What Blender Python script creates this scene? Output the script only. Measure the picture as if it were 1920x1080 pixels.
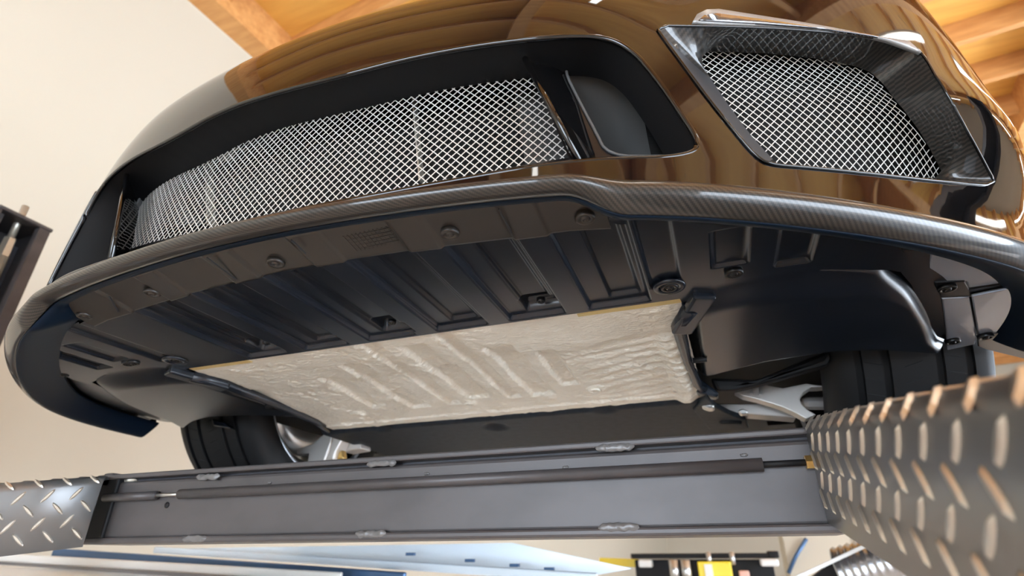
import bpy, math, random
import numpy as np
from mathutils import Vector, Matrix
from mathutils.geometry import delaunay_2d_cdt
random.seed(7); rng = np.random.default_rng(7)
for o in list(bpy.data.objects): bpy.data.objects.remove(o)
SC = bpy.context.scene
COL = SC.collection
ZO = 1.60            # eye height above the workshop floor (all coordinates below are relative to the eye)

# ------------------------------------------------------------------ camera
F_PX = 1011.33
R = np.array([[0.9420664, 0.15267973, -0.29866336],
              [0.33539769, -0.41711563, 0.84470287],
              [-0.00439185, 0.89593719, 0.44415905]])   # rows: world axes in (right, up, forward)
cd = bpy.data.cameras.new('camera'); cam = bpy.data.objects.new('camera', cd); COL.objects.link(cam)
cd.sensor_width = 36.0; cd.lens = F_PX / 1920 * 36.0; cd.clip_start = 0.01; cd.clip_end = 100
M = Matrix([[R[i, 0], R[i, 1], -R[i, 2], 0] for i in range(3)] + [[0, 0, 0, 1]])
M[2][3] = ZO
cam.matrix_world = M
cd.dof.use_dof = True; cd.dof.focus_distance = 0.66; cd.dof.aperture_fstop = 4.8
SC.camera = cam
# ------------------------------------------------------------------ world and view
w = bpy.data.worlds.new('world'); SC.world = w; w.use_nodes = True
bg = w.node_tree.nodes['Background']; bg.inputs[0].default_value = (0.76, 0.87, 1.0, 1); bg.inputs[1].default_value = 5.5
SC.view_settings.view_transform = 'Standard'; SC.view_settings.look = 'None'
SC.view_settings.gamma = 1.0; SC.view_settings.use_curve_mapping = False
SC.view_settings.exposure = 1.3

ROOM_YAW = math.radians(-7.0)      # the building is turned a little against the car
ZC = 4.4
def room(x, y, z=0.0):
    c, s = math.cos(ROOM_YAW), math.sin(ROOM_YAW)
    return (x * c - y * s, x * s + y * c, z)

# ------------------------------------------------------------------ helpers
def ray(p):
    return R @ np.array([p[0] - 960.0, 540.0 - p[1], F_PX])
def onZ(p, z): d = ray(p); return d * (z / d[2])
def onY(p, y): d = ray(p); return d * (y / d[1])
def onX(p, x): d = ray(p); return d * (x / d[0])
XC = -0.43                          # centre line of the car
HT = 0.30                           # height of the flat underside

MATS = {}
def mat(name, col, rough=0.5, metal=0.0, coat=0.0, spec=0.5, noise=None, bump=None, emit=None, coat_rough=0.03, trans=0.0):
    m = bpy.data.materials.new(name); m.use_nodes = True
    nt = m.node_tree; b = nt.nodes['Principled BSDF']
    b.inputs['Base Color'].default_value = (*col, 1); b.inputs['Roughness'].default_value = rough
    b.inputs['Metallic'].default_value = metal; b.inputs['Coat Weight'].default_value = coat
    b.inputs['Coat Roughness'].default_value = coat_rough
    b.inputs['Specular IOR Level'].default_value = spec
    if trans: b.inputs['Transmission Weight'].default_value = trans
    tc = nt.nodes.new('ShaderNodeTexCoord')
    if noise:                        # (scale vec or float, other colour, lo, hi [, detail])
        mp = nt.nodes.new('ShaderNodeMapping'); sc = noise[0]
        mp.inputs['Scale'].default_value = sc if isinstance(sc, tuple) else (sc,) * 3
        nz = nt.nodes.new('ShaderNodeTexNoise'); nz.inputs['Scale'].default_value = 1.0; nz.inputs['Detail'].default_value = 6
        rp = nt.nodes.new('ShaderNodeValToRGB')
        rp.color_ramp.elements[0].color = (*col, 1); rp.color_ramp.elements[1].color = (*noise[1], 1)
        rp.color_ramp.elements[0].position = noise[2]; rp.color_ramp.elements[1].position = noise[3]
        nt.links.new(tc.outputs['Object'], mp.inputs[0]); nt.links.new(mp.outputs[0], nz.inputs['Vector'])
        nt.links.new(nz.outputs[0], rp.inputs[0]); nt.links.new(rp.outputs[0], b.inputs['Base Color'])
    if bump:                         # (scale, strength, distance)
        mp2 = nt.nodes.new('ShaderNodeMapping'); sc = bump[0]
        mp2.inputs['Scale'].default_value = sc if isinstance(sc, tuple) else (sc,) * 3
        n2 = nt.nodes.new('ShaderNodeTexNoise'); n2.inputs['Scale'].default_value = 1.0; n2.inputs['Detail'].default_value = 4
        bp = nt.nodes.new('ShaderNodeBump'); bp.inputs['Strength'].default_value = bump[1]; bp.inputs['Distance'].default_value = bump[2]
        nt.links.new(tc.outputs['Object'], mp2.inputs[0]); nt.links.new(mp2.outputs[0], n2.inputs['Vector'])
        nt.links.new(n2.outputs[0], bp.inputs['Height']); nt.links.new(bp.outputs[0], b.inputs['Normal'])
    if emit:
        b.inputs['Emission Color'].default_value = (*emit[0], 1); b.inputs['Emission Strength'].default_value = emit[1]
    MATS[name] = m
    return m
def carbon(name):
    m = mat(name, (0.02, 0.018, 0.016), 0.4, 0.0, 0.8, 0.25, coat_rough=0.05)
    nt = m.node_tree; b = nt.nodes['Principled BSDF']
    uv = nt.nodes.new('ShaderNodeUVMap'); sx = nt.nodes.new('ShaderNodeSeparateXYZ'); nt.links.new(uv.outputs[0], sx.inputs[0])
    def math_(op, a, bb=None):
        n = nt.nodes.new('ShaderNodeMath'); n.operation = op
        for i, v in enumerate((a, bb)):
            if v is None: continue
            if isinstance(v, (int, float)): n.inputs[i].default_value = v
            else: nt.links.new(v, n.inputs[i])
        return n.outputs[0]
    # 2x2 twill: the tow on top at (i, j) depends on (i - j) mod 4
    i = math_('FLOOR', math_('MULTIPLY', sx.outputs[0], 600.0)); j = math_('FLOOR', math_('MULTIPLY', sx.outputs[1], 600.0))
    d = math_('SUBTRACT', i, j); md = math_('FLOORED_MODULO', d, 4.0); t = math_('GREATER_THAN', md, 1.5)
    mx = nt.nodes.new('ShaderNodeMix'); mx.data_type = 'RGBA'
    mx.inputs['A'].default_value = (0.012, 0.011, 0.010, 1); mx.inputs['B'].default_value = (0.036, 0.030, 0.025, 1)
    nt.links.new(t, mx.inputs['Factor']); nt.links.new(mx.outputs['Result'], b.inputs['Base Color'])
    return m

mat('wall_paint', (0.52, 0.475, 0.385), 0.75, noise=(0.6, (0.505, 0.46, 0.37), 0.35, 0.7))
mat('concrete', (0.74, 0.70, 0.66), 0.16, noise=(1.2, (0.66, 0.62, 0.58), 0.35, 0.7))
mat('plywood', (0.76, 0.41, 0.09), 0.55, noise=((1.2, 14.0, 6.0), (0.64, 0.31, 0.06), 0.35, 0.7))
mat('joist_wood', (0.62, 0.31, 0.105), 0.6, noise=((3.0, 20.0, 20.0), (0.47, 0.205, 0.06), 0.35, 0.7))
mat('black_paint', (0.003, 0.003, 0.0035), 0.3, 0, 1.0, 0.0)
MATS['black_paint'].node_tree.nodes['Principled BSDF'].inputs['Coat IOR'].default_value = 1.6
mat('gloss_trim', (0.006, 0.006, 0.007), 0.28, 0, 0.0, 0.4)
mat('matt_black', (0.006, 0.006, 0.007), 0.6, spec=0.3)
mat('tray_plastic', (0.009, 0.013, 0.021), 0.25, spec=0.5, noise=((9.0, 9.0, 9.0), (0.013, 0.017, 0.025), 0.3, 0.7), bump=((180.0, 60.0, 180.0), 0.08, 0.0006))
mat('liner_plastic', (0.007, 0.010, 0.016), 0.25, spec=0.5, noise=(7.0, (0.011, 0.014, 0.021), 0.3, 0.7))
mat('duct_plastic', (0.085, 0.084, 0.083), 0.5)
mat('strip_grey', (0.022, 0.023, 0.026), 0.5)
mat('shield_foil', (0.88, 0.82, 0.71), 0.38, 0.1, noise=(14.0, (0.80, 0.74, 0.63), 0.35, 0.65), bump=((110.0, 200.0, 110.0), 0.8, 0.005))
mat('shield_foam', (0.66, 0.50, 0.22), 0.8)
mat('rear_panel', (0.008, 0.012, 0.017), 0.55, spec=0.15, noise=(60.0, (0.02, 0.025, 0.032), 0.3, 0.7))
mat('beam_paint', (0.075, 0.068, 0.070), 0.42, 0.15, noise=((7.0, 7.0, 14.0), (0.046, 0.042, 0.043), 0.45, 0.8), bump=(60.0, 0.08, 0.001))
mat('beam_dark', (0.045, 0.045, 0.055), 0.5)
mat('tread_plate', (0.23, 0.23, 0.235), 0.36, 0.7, noise=(9.0, (0.20, 0.20, 0.20), 0.3, 0.7))
mat('flange_plastic', (0.004, 0.011, 0.024), 0.45, spec=0.12)
mat('strip_plastic', (0.024, 0.020, 0.017), 0.30, spec=0.6)  # same plastic as the tray; its brown floor reflection is put into the colour
mat('panel_sheen', (0.34, 0.38, 0.46), 0.25, 0.2, 0.3)  # bright reflection on glossy dark panels, put into a pale grey-blue base
mat('tread_lug', (0.62, 0.57, 0.50), 0.3, 0.8)
mat('mesh_wire', (0.66, 0.645, 0.61), 0.4, 0.2)
mat('rubber', (0.010, 0.010, 0.011), 0.62, spec=0.35)
mat('rim_metal', (0.72, 0.76, 0.82), 0.28, 0.7)
mat('cast_alloy', (0.58, 0.55, 0.52), 0.4, 0.5, bump=(90.0, 0.1, 0.001))
mat('steel', (0.55, 0.54, 0.52), 0.3, 0.9)
mat('brass', (0.75, 0.50, 0.18), 0.3, 0.9)
mat('radiator', (0.006, 0.006, 0.006), 0.7, spec=0.2, bump=((60.0, 60.0, 900.0), 0.5, 0.002))
mat('radiator_grey', (0.035, 0.034, 0.033), 0.6)
mat('weld_wax', (0.13, 0.125, 0.125), 0.25, bump=(120.0, 0.6, 0.002))
mat('chrome', (0.75, 0.76, 0.78), 0.06, 1.0)
mat('bezel_grey', (0.30, 0.295, 0.29), 0.35, 0.3)
mat('lamp_lens', (0.10, 0.10, 0.11), 0.03, 0.6, 1.0)
mat('led_tube', (1, 1, 1), 0.5, emit=((1.0, 0.95, 0.86), 4.5))
mat('white_metal', (0.74, 0.73, 0.70), 0.35)
mat('blue_steel', (0.06, 0.13, 0.26), 0.35, 0.4)
mat('sky_sheen_steel', (0.74, 0.86, 0.97), 0.25, 0.1)  # blue-white sky reflection on the steel, put into the base colour
mat('grey_steel', (0.16, 0.155, 0.16), 0.5, 0.2)
mat('yellow', (0.80, 0.62, 0.02), 0.4)
mat('label_white', (0.72, 0.72, 0.70), 0.5)
mat('pink_label', (0.72, 0.42, 0.34), 0.5)
mat('duct_foil', (0.55, 0.57, 0.60), 0.25, 0.85)
mat('zinc', (0.52, 0.50, 0.43), 0.35, 0.6)
carbon('carbon')

def obj(name, verts, faces, m, parent=None, smooth=True, uv=None, label=None, kind=None, mods=None):
    me = bpy.data.meshes.new(name)
    off = Vector((0, 0, ZO)) if parent is None else Vector((0, 0, 0))
    me.from_pydata([tuple(float(c) for c in v) for v in verts], [], [tuple(int(i) for i in f) for f in faces])
    me.materials.append(MATS[m]); me.update()
    if smooth: me.polygons.foreach_set('use_smooth', [True] * len(me.polygons))
    if uv is not None:
        ul = me.uv_layers.new(name='UVMap')
        for lp in me.loops: ul.data[lp.index].uv = uv[lp.vertex_index]
    o = bpy.data.objects.new(name, me); COL.objects.link(o)
    if parent is None: o.location = (0, 0, ZO)
    else: attach(o, parent)
    if label: o['label'] = label
    if kind: o['kind'] = kind
    for md in (mods or []):
        t = o.modifiers.new(md[0], md[0])
        for k, v in md[1].items(): setattr(t, k, v)
    return o
def wloc(o):                       # location in eye coordinates, summed over the parents
    l = Vector(o.location)
    while o.parent: o = o.parent; l = l + Vector(o.location)
    return l
def attach(o, parent):             # parts carry vertices in eye coordinates; undo the parents' offsets
    o.parent = parent
    o.location = Vector((0, 0, ZO)) - wloc(parent)
def thing(name, label, cat, base, group=None):
    e = bpy.data.objects.new(name, None); COL.objects.link(e)
    e.location = (base[0], base[1], base[2] + ZO); e.empty_display_size = 0.1
    e['label'] = label; e['category'] = cat
    if group: e['group'] = group
    return e
def tag(o, label, cat, group=None):
    o['label'] = label; o['category'] = cat
    if group: o['group'] = group
    return o
BEV = lambda wd=0.002, s=2: ('BEVEL', dict(width=wd, segments=s, limit_method='ANGLE', angle_limit=0.6))
SOLID = lambda t, off=-1.0: ('SOLIDIFY', dict(thickness=t, offset=off))

def box(a, b):
    x0, y0, z0 = a; x1, y1, z1 = b
    v = [(x0, y0, z0), (x1, y0, z0), (x1, y1, z0), (x0, y1, z0), (x0, y0, z1), (x1, y0, z1), (x1, y1, z1), (x0, y1, z1)]
    f = [(0, 3, 2, 1), (4, 5, 6, 7), (0, 1, 5, 4), (1, 2, 6, 5), (2, 3, 7, 6), (3, 0, 4, 7)]
    return v, f
def hexa(b4, t4):                  # eight corners: a bottom loop and a top loop
    v = [tuple(p) for p in b4] + [tuple(p) for p in t4]
    return v, [(0, 3, 2, 1), (4, 5, 6, 7), (0, 1, 5, 4), (1, 2, 6, 5), (2, 3, 7, 6), (3, 0, 4, 7)]
def prism(poly, d):                # planar polygon extruded by vector d
    n = len(poly); d = np.array(d); v = [np.array(p) for p in poly] + [np.array(p) + d for p in poly]
    return v, [tuple(range(n))[::-1], tuple(range(n, 2 * n))] + [(i, (i + 1) % n, n + (i + 1) % n, n + i) for i in range(n)]
def frame_of(t):
    t = t / np.linalg.norm(t); up = np.array([0, 0, 1.0]) if abs(t[2]) < 0.9 else np.array([1.0, 0, 0])
    a = np.cross(t, up); a /= np.linalg.norm(a); return a, np.cross(a, t)
def tube(pts, r, n=12, caps=True):
    pts = [np.array(p, float) for p in pts]; v = []; f = []
    rr = r if hasattr(r, '__len__') else [r] * len(pts)
    for i, p in enumerate(pts):
        t = pts[min(i + 1, len(pts) - 1)] - pts[max(i - 1, 0)]; a, b = frame_of(t)
        for k in range(n):
            th = 2 * math.pi * k / n; v.append(p + rr[i] * (math.cos(th) * a + math.sin(th) * b))
    for i in range(len(pts) - 1):
        for k in range(n):
            f.append((i * n + k, i * n + (k + 1) % n, (i + 1) * n + (k + 1) % n, (i + 1) * n + k))
    if caps: f += [tuple(range(n))[::-1], tuple((len(pts) - 1) * n + k for k in range(n))]
    return v, f
def bar(p, q, wd, ht):             # rectangular bar from p to q
    p = np.array(p, float); q = np.array(q, float); a, b = frame_of(q - p)
    c = [(-wd, -ht), (wd, -ht), (wd, ht), (-wd, ht)]
    return hexa([p + x / 2 * a + y / 2 * b for x, y in c], [q + x / 2 * a + y / 2 * b for x, y in c])
def revolve(center, axis, prof, n=32, closed=False):   # profile of (axial, radius)
    c = np.array(center, float); ax = np.array(axis, float); ax /= np.linalg.norm(ax); a, b = frame_of(ax)
    v = []; f = []
    for h, r in prof:
        for k in range(n):
            th = 2 * math.pi * k / n; v.append(c + ax * h + r * (math.cos(th) * a + math.sin(th) * b))
    m = len(prof)
    for i in range(m if closed else m - 1):
        j = (i + 1) % m
        for k in range(n): f.append((i * n + k, i * n + (k + 1) % n, j * n + (k + 1) % n, j * n + k))
    if not closed:
        if prof[0][1] > 1e-6: f.append(tuple(range(n))[::-1])
        if prof[-1][1] > 1e-6: f.append(tuple((m - 1) * n + k for k in range(n)))
    return v, f
def merge(*vf):
    V = []; Fc = []
    for v, f in vf:
        o = len(V); V += list(v); Fc += [tuple(i + o for i in q) for q in f]
    return V, Fc
def grid_mesh(P):                  # P[i][j] 3-D points
    n, m = len(P), len(P[0]); V = [p for row in P for p in row]
    return V, [(i * m + j, (i + 1) * m + j, (i + 1) * m + j + 1, i * m + j + 1) for i in range(n - 1) for j in range(m - 1)]
def chaikin(p, it=2, closed=True):
    p = [np.array(q, float) for q in p]
    for _ in range(it):
        q = []
        n = len(p)
        if not closed: q.append(p[0])
        for i in range(n if closed else n - 1):
            a, b = p[i], p[(i + 1) % n]; q += [a * .75 + b * .25, a * .25 + b * .75]
        if not closed: q.append(p[-1])
        p = q
    return p
def resample(p, step, closed=True):
    p = [np.array(q, float) for q in p]; out = []
    n = len(p)
    for i in range(n if closed else n - 1):
        a, b = p[i], p[(i + 1) % n]; k = max(1, int(math.ceil(np.linalg.norm(b - a) / step)))
        out += [a + (b - a) * t / k for t in range(k)]
    if not closed: out.append(p[-1])
    return out
def inside(P, poly):
    P = np.atleast_2d(P); x, y = P[:, 0], P[:, 1]; r = np.zeros(len(P), bool); q = np.array(poly); n = len(q)
    j = n - 1
    for i in range(n):
        xi, yi = q[i]; xj, yj = q[j]
        c = ((yi > y) != (yj > y)) & (x < (xj - xi) * (y - yi) / ((yj - yi) if yj != yi else 1e-12) + xi)
        r ^= c; j = i
    return r
def patch2d(outer, holes, step, bstep=None):
    bstep = bstep or step
    loops = [resample(outer, bstep)] + [resample(h, bstep) for h in holes]
    pts = []; edges = []
    for L in loops:
        o = len(pts); pts += L; edges += [(o + i, o + (i + 1) % len(L)) for i in range(len(L))]
    B = np.array(pts); lo, hi = B.min(0), B.max(0)
    gx, gy = np.meshgrid(np.arange(lo[0] + step / 2, hi[0], step), np.arange(lo[1] + step / 2, hi[1], step)); G = np.c_[gx.ravel(), gy.ravel()]
    ok = inside(G, loops[0])
    for h in loops[1:]: ok &= ~inside(G, h)
    G = G[ok]
    if len(G):
        keep = np.ones(len(G), bool)
        for i in range(0, len(G), 400):
            d = np.sqrt(((G[i:i + 400, None, :] - B[None]) ** 2).sum(2)).min(1); keep[i:i + 400] = d > 0.45 * min(step, bstep * 1.5)
        G = G[keep]
    allp = [Vector(p) for p in pts] + [Vector(p) for p in G]
    r = delaunay_2d_cdt(allp, edges, [], 0, 1e-7)
    V = np.array([tuple(p) for p in r[0]]); T = np.array([t for t in r[2] if len(t) == 3])
    C = V[T].mean(1); ok = inside(C, loops[0])
    for h in loops[1:]: ok &= ~inside(C, h)
    return V, T[ok]
def nspline(t, y, tq):             # natural cubic spline
    t = np.array(t, float); y = np.array(y, float); n = len(t); h = np.diff(t)
    A = np.eye(n); b = np.zeros((n,) + y.shape[1:])
    for i in range(1, n - 1):
        A[i, i - 1] = h[i - 1]; A[i, i] = 2 * (h[i - 1] + h[i]); A[i, i + 1] = h[i]
        b[i] = 6 * ((y[i + 1] - y[i]) / h[i] - (y[i] - y[i - 1]) / h[i - 1])
    m = np.linalg.solve(A, b)
    k = np.clip(np.searchsorted(t, tq) - 1, 0, n - 2); dx = (tq - t[k]); hk = h[k]
    if y.ndim > 1: dx = dx[:, None]; hk = hk[:, None]
    return y[k] + dx * ((y[k + 1] - y[k]) / hk - hk * (2 * m[k] + m[k + 1]) / 6) + dx ** 2 * m[k] / 2 + dx ** 3 * (m[k + 1] - m[k]) / (6 * hk)
def smooth01(x): x = np.clip(x, 0, 1); return x * x * (3 - 2 * x)

# ------------------------------------------------------------------ the room
def wbox(name, a, b, m, parent=None, kind='structure', mods=None):
    v, f = box(a, b); v = [room(*p) for p in v]
    o = obj(name, v, f, m, parent, smooth=False, mods=mods)
    if parent is None: o['kind'] = kind
    return o
XL, XR, YB, YF, ZF = -3.62, 8.0, -8.0, 17.0, -ZO
wbox('floor', (XL - .2, YB - .2, ZF - .2), (XR + .2, YF + .2, ZF), 'concrete')
wbox('wall_left', (XL - .2, YB - .2, ZF), (XL, YF + .2, ZC), 'wall_paint')
wbox('wall_front', (XL, YF, ZF), (XR, YF + .2, ZC), 'wall_paint')
BD0, BD1, BDZ = -2.6, 2.4, 1.9     # unseen back door opening, added to light the left wall; right door admits daylight
bw = wbox('wall_back', (XL, YB - .2, ZF), (BD0, YB, ZC), 'wall_paint')
wbox('wall_panel', (BD1, YB - .2, ZF), (XR, YB, ZC), 'wall_paint', bw)
wbox('door_lintel', (BD0, YB - .2, BDZ), (BD1, YB, ZC), 'wall_paint', bw)
DY0, DY1, DZ = -5.0, 11.0, 1.9
rw = wbox('wall_right', (XR, DY1, ZF), (XR + .2, YF + .2, ZC), 'wall_paint')
wbox('wall_panel', (XR, YB - .2, ZF), (XR + .2, DY0, ZC), 'wall_paint', rw)
wbox('door_lintel', (XR, DY0, DZ), (XR + .2, DY1, ZC), 'wall_paint', rw)
ceil = wbox('ceiling', (XL - .2, YB - .2, ZC), (XR + .2, YF + .2, ZC + .05), 'plywood')
for i in range(38):
    y = YB + .35 + i * .66
    wbox('joist', (XL, y - .03, ZC - .24), (XR, y + .03, ZC), 'joist_wood', ceil)
for x in (XL + .10, 0.05, 2.98, 6.2):
    wbox('girder', (x - .10, YB, ZC - .36), (x + .10, YF, ZC - .0), 'joist_wood', ceil)
wbox('trim_1', (XL, YB, ZC - .30), (XL + .012, YF, ZC - .26), 'white_metal')
for x in (0.75, 3.6, 6.6):
    for y in (-6.2, -2.6, 1.0, 4.6, 8.2, 11.8, 15.2):
        e = thing('strip_light', 'white LED strip light hanging under the wooden joists', 'light', room(x, y, ZC - .40), 'strip lights under the ceiling')
        v, f = box((x - .06, y - 1.25, ZC - .40), (x + .06, y + 1.25, ZC - .36)); obj('housing', [room(*p) for p in v], f, 'white_metal', e, False)
        v, f = box((x - .045, y - 1.22, ZC - .425), (x + .045, y + 1.22, ZC - .40)); obj('diffuser', [room(*p) for p in v], f, 'led_tube', e, False)
        for hy in (-1.0, 1.0): obj('hanger', *tube([room(x, y + hy, ZC - .37), room(x, y + hy, ZC + .01)], .006, 6), 'steel', e)

# ------------------------------------------------------------------ the car lift
lift = thing('car_lift', 'dark grey four-post car lift with diamond plate ramps carrying the black car', 'car lift', (XC, .9, ZF))
YBM = 0.670
BX0, BX1 = -0.985, 0.125
zt, zb = 0.1245, 0.0185
web = obj('crossbeam', *box((BX0, YBM + .008, zb + .006), (BX1, YBM + .085, zt - .011)), 'beam_paint', lift, False, mods=[BEV(.006, 3)])
obj('flange', *box((BX0, YBM, zt - .0075), (BX1, YBM + .095, zt)), 'beam_paint', lift, False, mods=[BEV(.002)])
obj('flange', *box((BX0, YBM, zb), (BX1, YBM + .095, zb + .0095)), 'beam_paint', lift, False, mods=[BEV(.003)])
obj('flange_gap', *box((BX0 + .01, YBM + .02, zt - .014), (BX1 - .01, YBM + .08, zt - .005)), 'beam_dark', lift, False)
obj('flange_gap', *box((BX0 + .01, YBM + .02, zb + .004), (BX1 - .01, YBM + .08, zb + .014)), 'beam_dark', lift, False)
def bpt(p, y): return onY(p, y)
tb = [bpt((337, 928), YBM), bpt((1430, 869), YBM)]; zt_t = (tb[0][2] + tb[1][2]) / 2
x0, x1 = tb[0][0], tb[1][0]
conduit = obj('conduit_tube', *tube([(x0, YBM, zt_t), (x1, YBM, zt_t)], .0072, 16), 'beam_paint', lift)
xl0, xl1 = bpt((196, 937), YBM)[0], bpt((292, 931), YBM)[0]
obj('conduit_tube', *tube([(xl0, YBM, zt_t), (xl1, YBM, zt_t)], .0066, 16), 'beam_paint', lift)
obj('release_cable', *tube([(xl1 - .02, YBM, zt_t), (x0 + .02, YBM, zt_t)], .0026, 8), 'steel', lift)
obj('release_cable', *tube([(x1 - .02, YBM, zt_t), (.112, YBM, zt_t)], .0034, 10), 'matt_black', lift)
xb = bpt((1512, 857), YBM)[0]
obj('cable_nut', *tube([(xb - .002, YBM, zt_t), (xb + .022, YBM, zt_t)], .0075, 6), 'brass', lift, False)
for p, rr in (((313, 947), .0045), ((296, 929), .0062)):
    c = bpt(p, YBM + .0075)
    obj('cable_hole', *revolve(c, (0, -1, 0), [(0, rr), (.0008, rr), (.0008, 0)], 20), 'matt_black', lift)
def bead(p, y, wd, ht):
    c = bpt(p, y); V = []; Fc = []; n, m = 14, 8
    for i in range(n + 1):
        t = i / n; x = c[0] + (t - .5) * wd; env = min(1, 6 * min(t, 1 - t) + .25)
        for k in range(m):
            th = 2 * math.pi * k / m; rr = env * (.55 + .75 * random.random())
            V.append((x + random.uniform(-.001, .001), c[1] + .5 * ht * rr * math.cos(th) * .6, c[2] + .5 * ht * rr * math.sin(th)))
    for i in range(n):
        for k in range(m): Fc.append((i * m + k, i * m + (k + 1) % m, (i + 1) * m + (k + 1) % m, (i + 1) * m + k))
    Fc += [tuple(range(m))[::-1], tuple(n * m + k for k in range(m))]
    obj('weld_bead', V, Fc, 'weld_wax', lift, mods=[('SUBSURF', dict(levels=1, render_levels=1))])
for p in ((390, 894), (715, 869), (1153, 839), (365, 1010), (695, 1001), (1160, 989)): bead(p, YBM + .001, .048, .0115)
for p in ((505, 905), (800, 888), (795, 912), (1060, 876), (1063, 899), (1395, 853), (1390, 884)): bead(p, YBM + .007, .008, .004)
# runways, lower crossbeam, posts
for s in (-1, 1):
    xi, xo = XC + s * .535, XC + s * 1.03
    a, b = min(xi, xo), max(xi, xo)
    obj('runway', *box((a, .77, .0645), (b, 2.2, .1235)), 'beam_paint', lift, False, mods=[BEV(.004)])
    if s < 0: obj('end_bracket', *box((xi - .012 if s < 0 else xi - .03, .672, .022), (xi + .03 if s < 0 else xi + .012, .77, .120)), 'matt_black', lift, False, mods=[BEV(.003)])
obj('crossbeam', *box((-2.27, .87, .036), (XC + 1.84, .97, .10)), 'beam_paint', lift, False)
PXR, PYN, PYF, PZT = -2.116, .84, 1.0, 1.051
def post(name, sgn, yn, yf, xr):
    d = .17
    def bx(a, b):
        (xa, ya, za), (xb_, yb_, zb_) = a, b
        if sgn > 0: xa, xb_ = 2 * XC - xb_, 2 * XC - xa
        return box((xa, ya, za), (xb_, yb_, zb_))
    p = obj(name, *merge(bx((xr - d, yn, ZF), (xr - d + .008, yf, PZT)), bx((xr - d, yn, ZF), (xr, yn + .008, PZT)), bx((xr - d, yf - .008, ZF), (xr, yf, PZT)),
                         bx((xr - .035, yn + .008, ZF), (xr - .029, yn + .03, PZT)), bx((xr - .03, yf - .034, ZF), (xr, yf - .008, PZT))), 'beam_paint', lift, False)
    obj('top_plate', *bx((xr - d, yn - .004, PZT), (xr + .004, yf + .004, PZT + .012)), 'beam_paint', lift, False, mods=[BEV(.002)])
    obj('base_plate', *bx((xr - d - .06, yn - .08, ZF), (xr + .06, yf + .08, ZF + .015)), 'beam_paint', lift, False)
    return p
post('post', -1, PYN, PYF, PXR); post('post', 1, PYN, PYF, PXR)
sx, sy = PXR - .055, PYF - .075
obj('lifting_stud', *tube([(sx, sy, PZT - .06), (sx, sy, PZT + .075)], .011, 14), 'zinc', lift)
obj('lifting_stud_nut', *tube([(sx, sy, PZT - .13), (sx, sy, PZT - .06)], [.020, .017], 6), 'zinc', lift, False)
obj('cable_sleeve', *tube([(sx, sy, PZT - .33), (sx, sy, PZT - .13)], .018, 14), 'zinc', lift)
obj('lifting_cable', *tube([(sx, sy, ZF + .3), (sx, sy, PZT - .33)], .006, 10), 'steel', lift)
obj('latch_ladder', *box((PXR - .13, sy + .03, ZF + .05), (PXR - .118, sy + .06, PZT - .05)), 'beam_dark', lift, False)
# approach ramps: folded diamond plate, inner flange facing the gap between the runways
SL = .175                          # slope: the ramps drop towards the viewer

lug_me = None
def make_ramp(s, org, fdir, z0, slope, dl=.0215, dr=.046, ls=1.0):     # org: inner top end (x, y); fdir: horizontal direction of the flange towards the viewer
    fx, fy = np.array(fdir) / np.linalg.norm(fdir); ox, oy = (-fy, fx) if (-fy) * s > 0 else (fy, -fx)   # outward
    rb, fh, LN = .014, .104, .92
    def P3(l, n, dz): return np.array((org[0] + fx * l + ox * n, org[1] + fy * l + oy * n, z0 - slope * l - dz))
    prof = [(.50, 0), (.25, 0), (rb, 0)]
    for k in range(1, 7):
        th = k / 6 * math.pi / 2; prof.append((rb - rb * math.sin(th), rb - rb * math.cos(th)))
    prof.append((0, fh))
    v, f = grid_mesh([[P3(l, n, dz) for n, dz in prof] for l in np.linspace(0, LN, 12)])
    rp = obj('ramp', v, f, 'tread_plate', lift, mods=[SOLID(.004, 0)])
    O3 = Vector((ox, oy, 0)); T3 = Vector((fx, fy, -slope)).normalized(); Z3 = Vector((0, 0, 1))
    def place(l, q, ang):           # q: distance measured down over the bend, 0 where the bend starts
        global lug_me
        if lug_me is None:
            L, W, Hh = .0150, .0036, .0024
            n = 12; ring = [(L * math.cos(t), W * math.sin(t)) for t in np.linspace(0, 2 * math.pi, n, endpoint=False)]
            V = [(a, b, 0) for a, b in ring] + [(a * .72, b * .45, Hh) for a, b in ring]
            Fc = [(i, (i + 1) % n, n + (i + 1) % n, n + i) for i in range(n)] + [tuple(range(n, 2 * n))]
            lug_me = bpy.data.meshes.new('tread_lug'); lug_me.from_pydata(V, [], Fc); lug_me.materials.append(MATS['tread_lug'])
        bl = rb * math.pi / 2
        if q > bl: pos, nrm = P3(l, 0, rb + q - bl), -O3
        elif q >= 0:
            th = q / rb; pos = P3(l, rb - rb * math.sin(th), rb - rb * math.cos(th)); nrm = -O3 * math.sin(th) + Z3 * math.cos(th)
        else: pos, nrm = P3(l, rb - q, 0), Z3
        nrm = Vector(nrm); nrm = (nrm - T3 * nrm.dot(T3)).normalized(); bt = nrm.cross(T3)
        dx = T3 * math.cos(ang) + bt * math.sin(ang); dy = nrm.cross(dx) * ls; dx = dx * ls; pos = Vector(pos) + nrm * .0016
        o = bpy.data.objects.new('tread_lug', lug_me); COL.objects.link(o); o.parent = rp
        o.matrix_local = Matrix(((dx.x, dy.x, nrm.x, pos.x), (dx.y, dy.y, nrm.y, pos.y), (dx.z, dy.z, nrm.z, pos.z), (0, 0, 0, 1)))
    l, i = .012, 0
    while l < LN - .02:
        for j in range(-2, 4):
            q = .012 + j * dr + (dr / 2 if i % 2 else 0.0)
            if q > fh - .004: continue
            place(l, q, math.radians(50) * (1 if i % 2 else -1))
        l += dl; i += 1
    return rp
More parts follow.
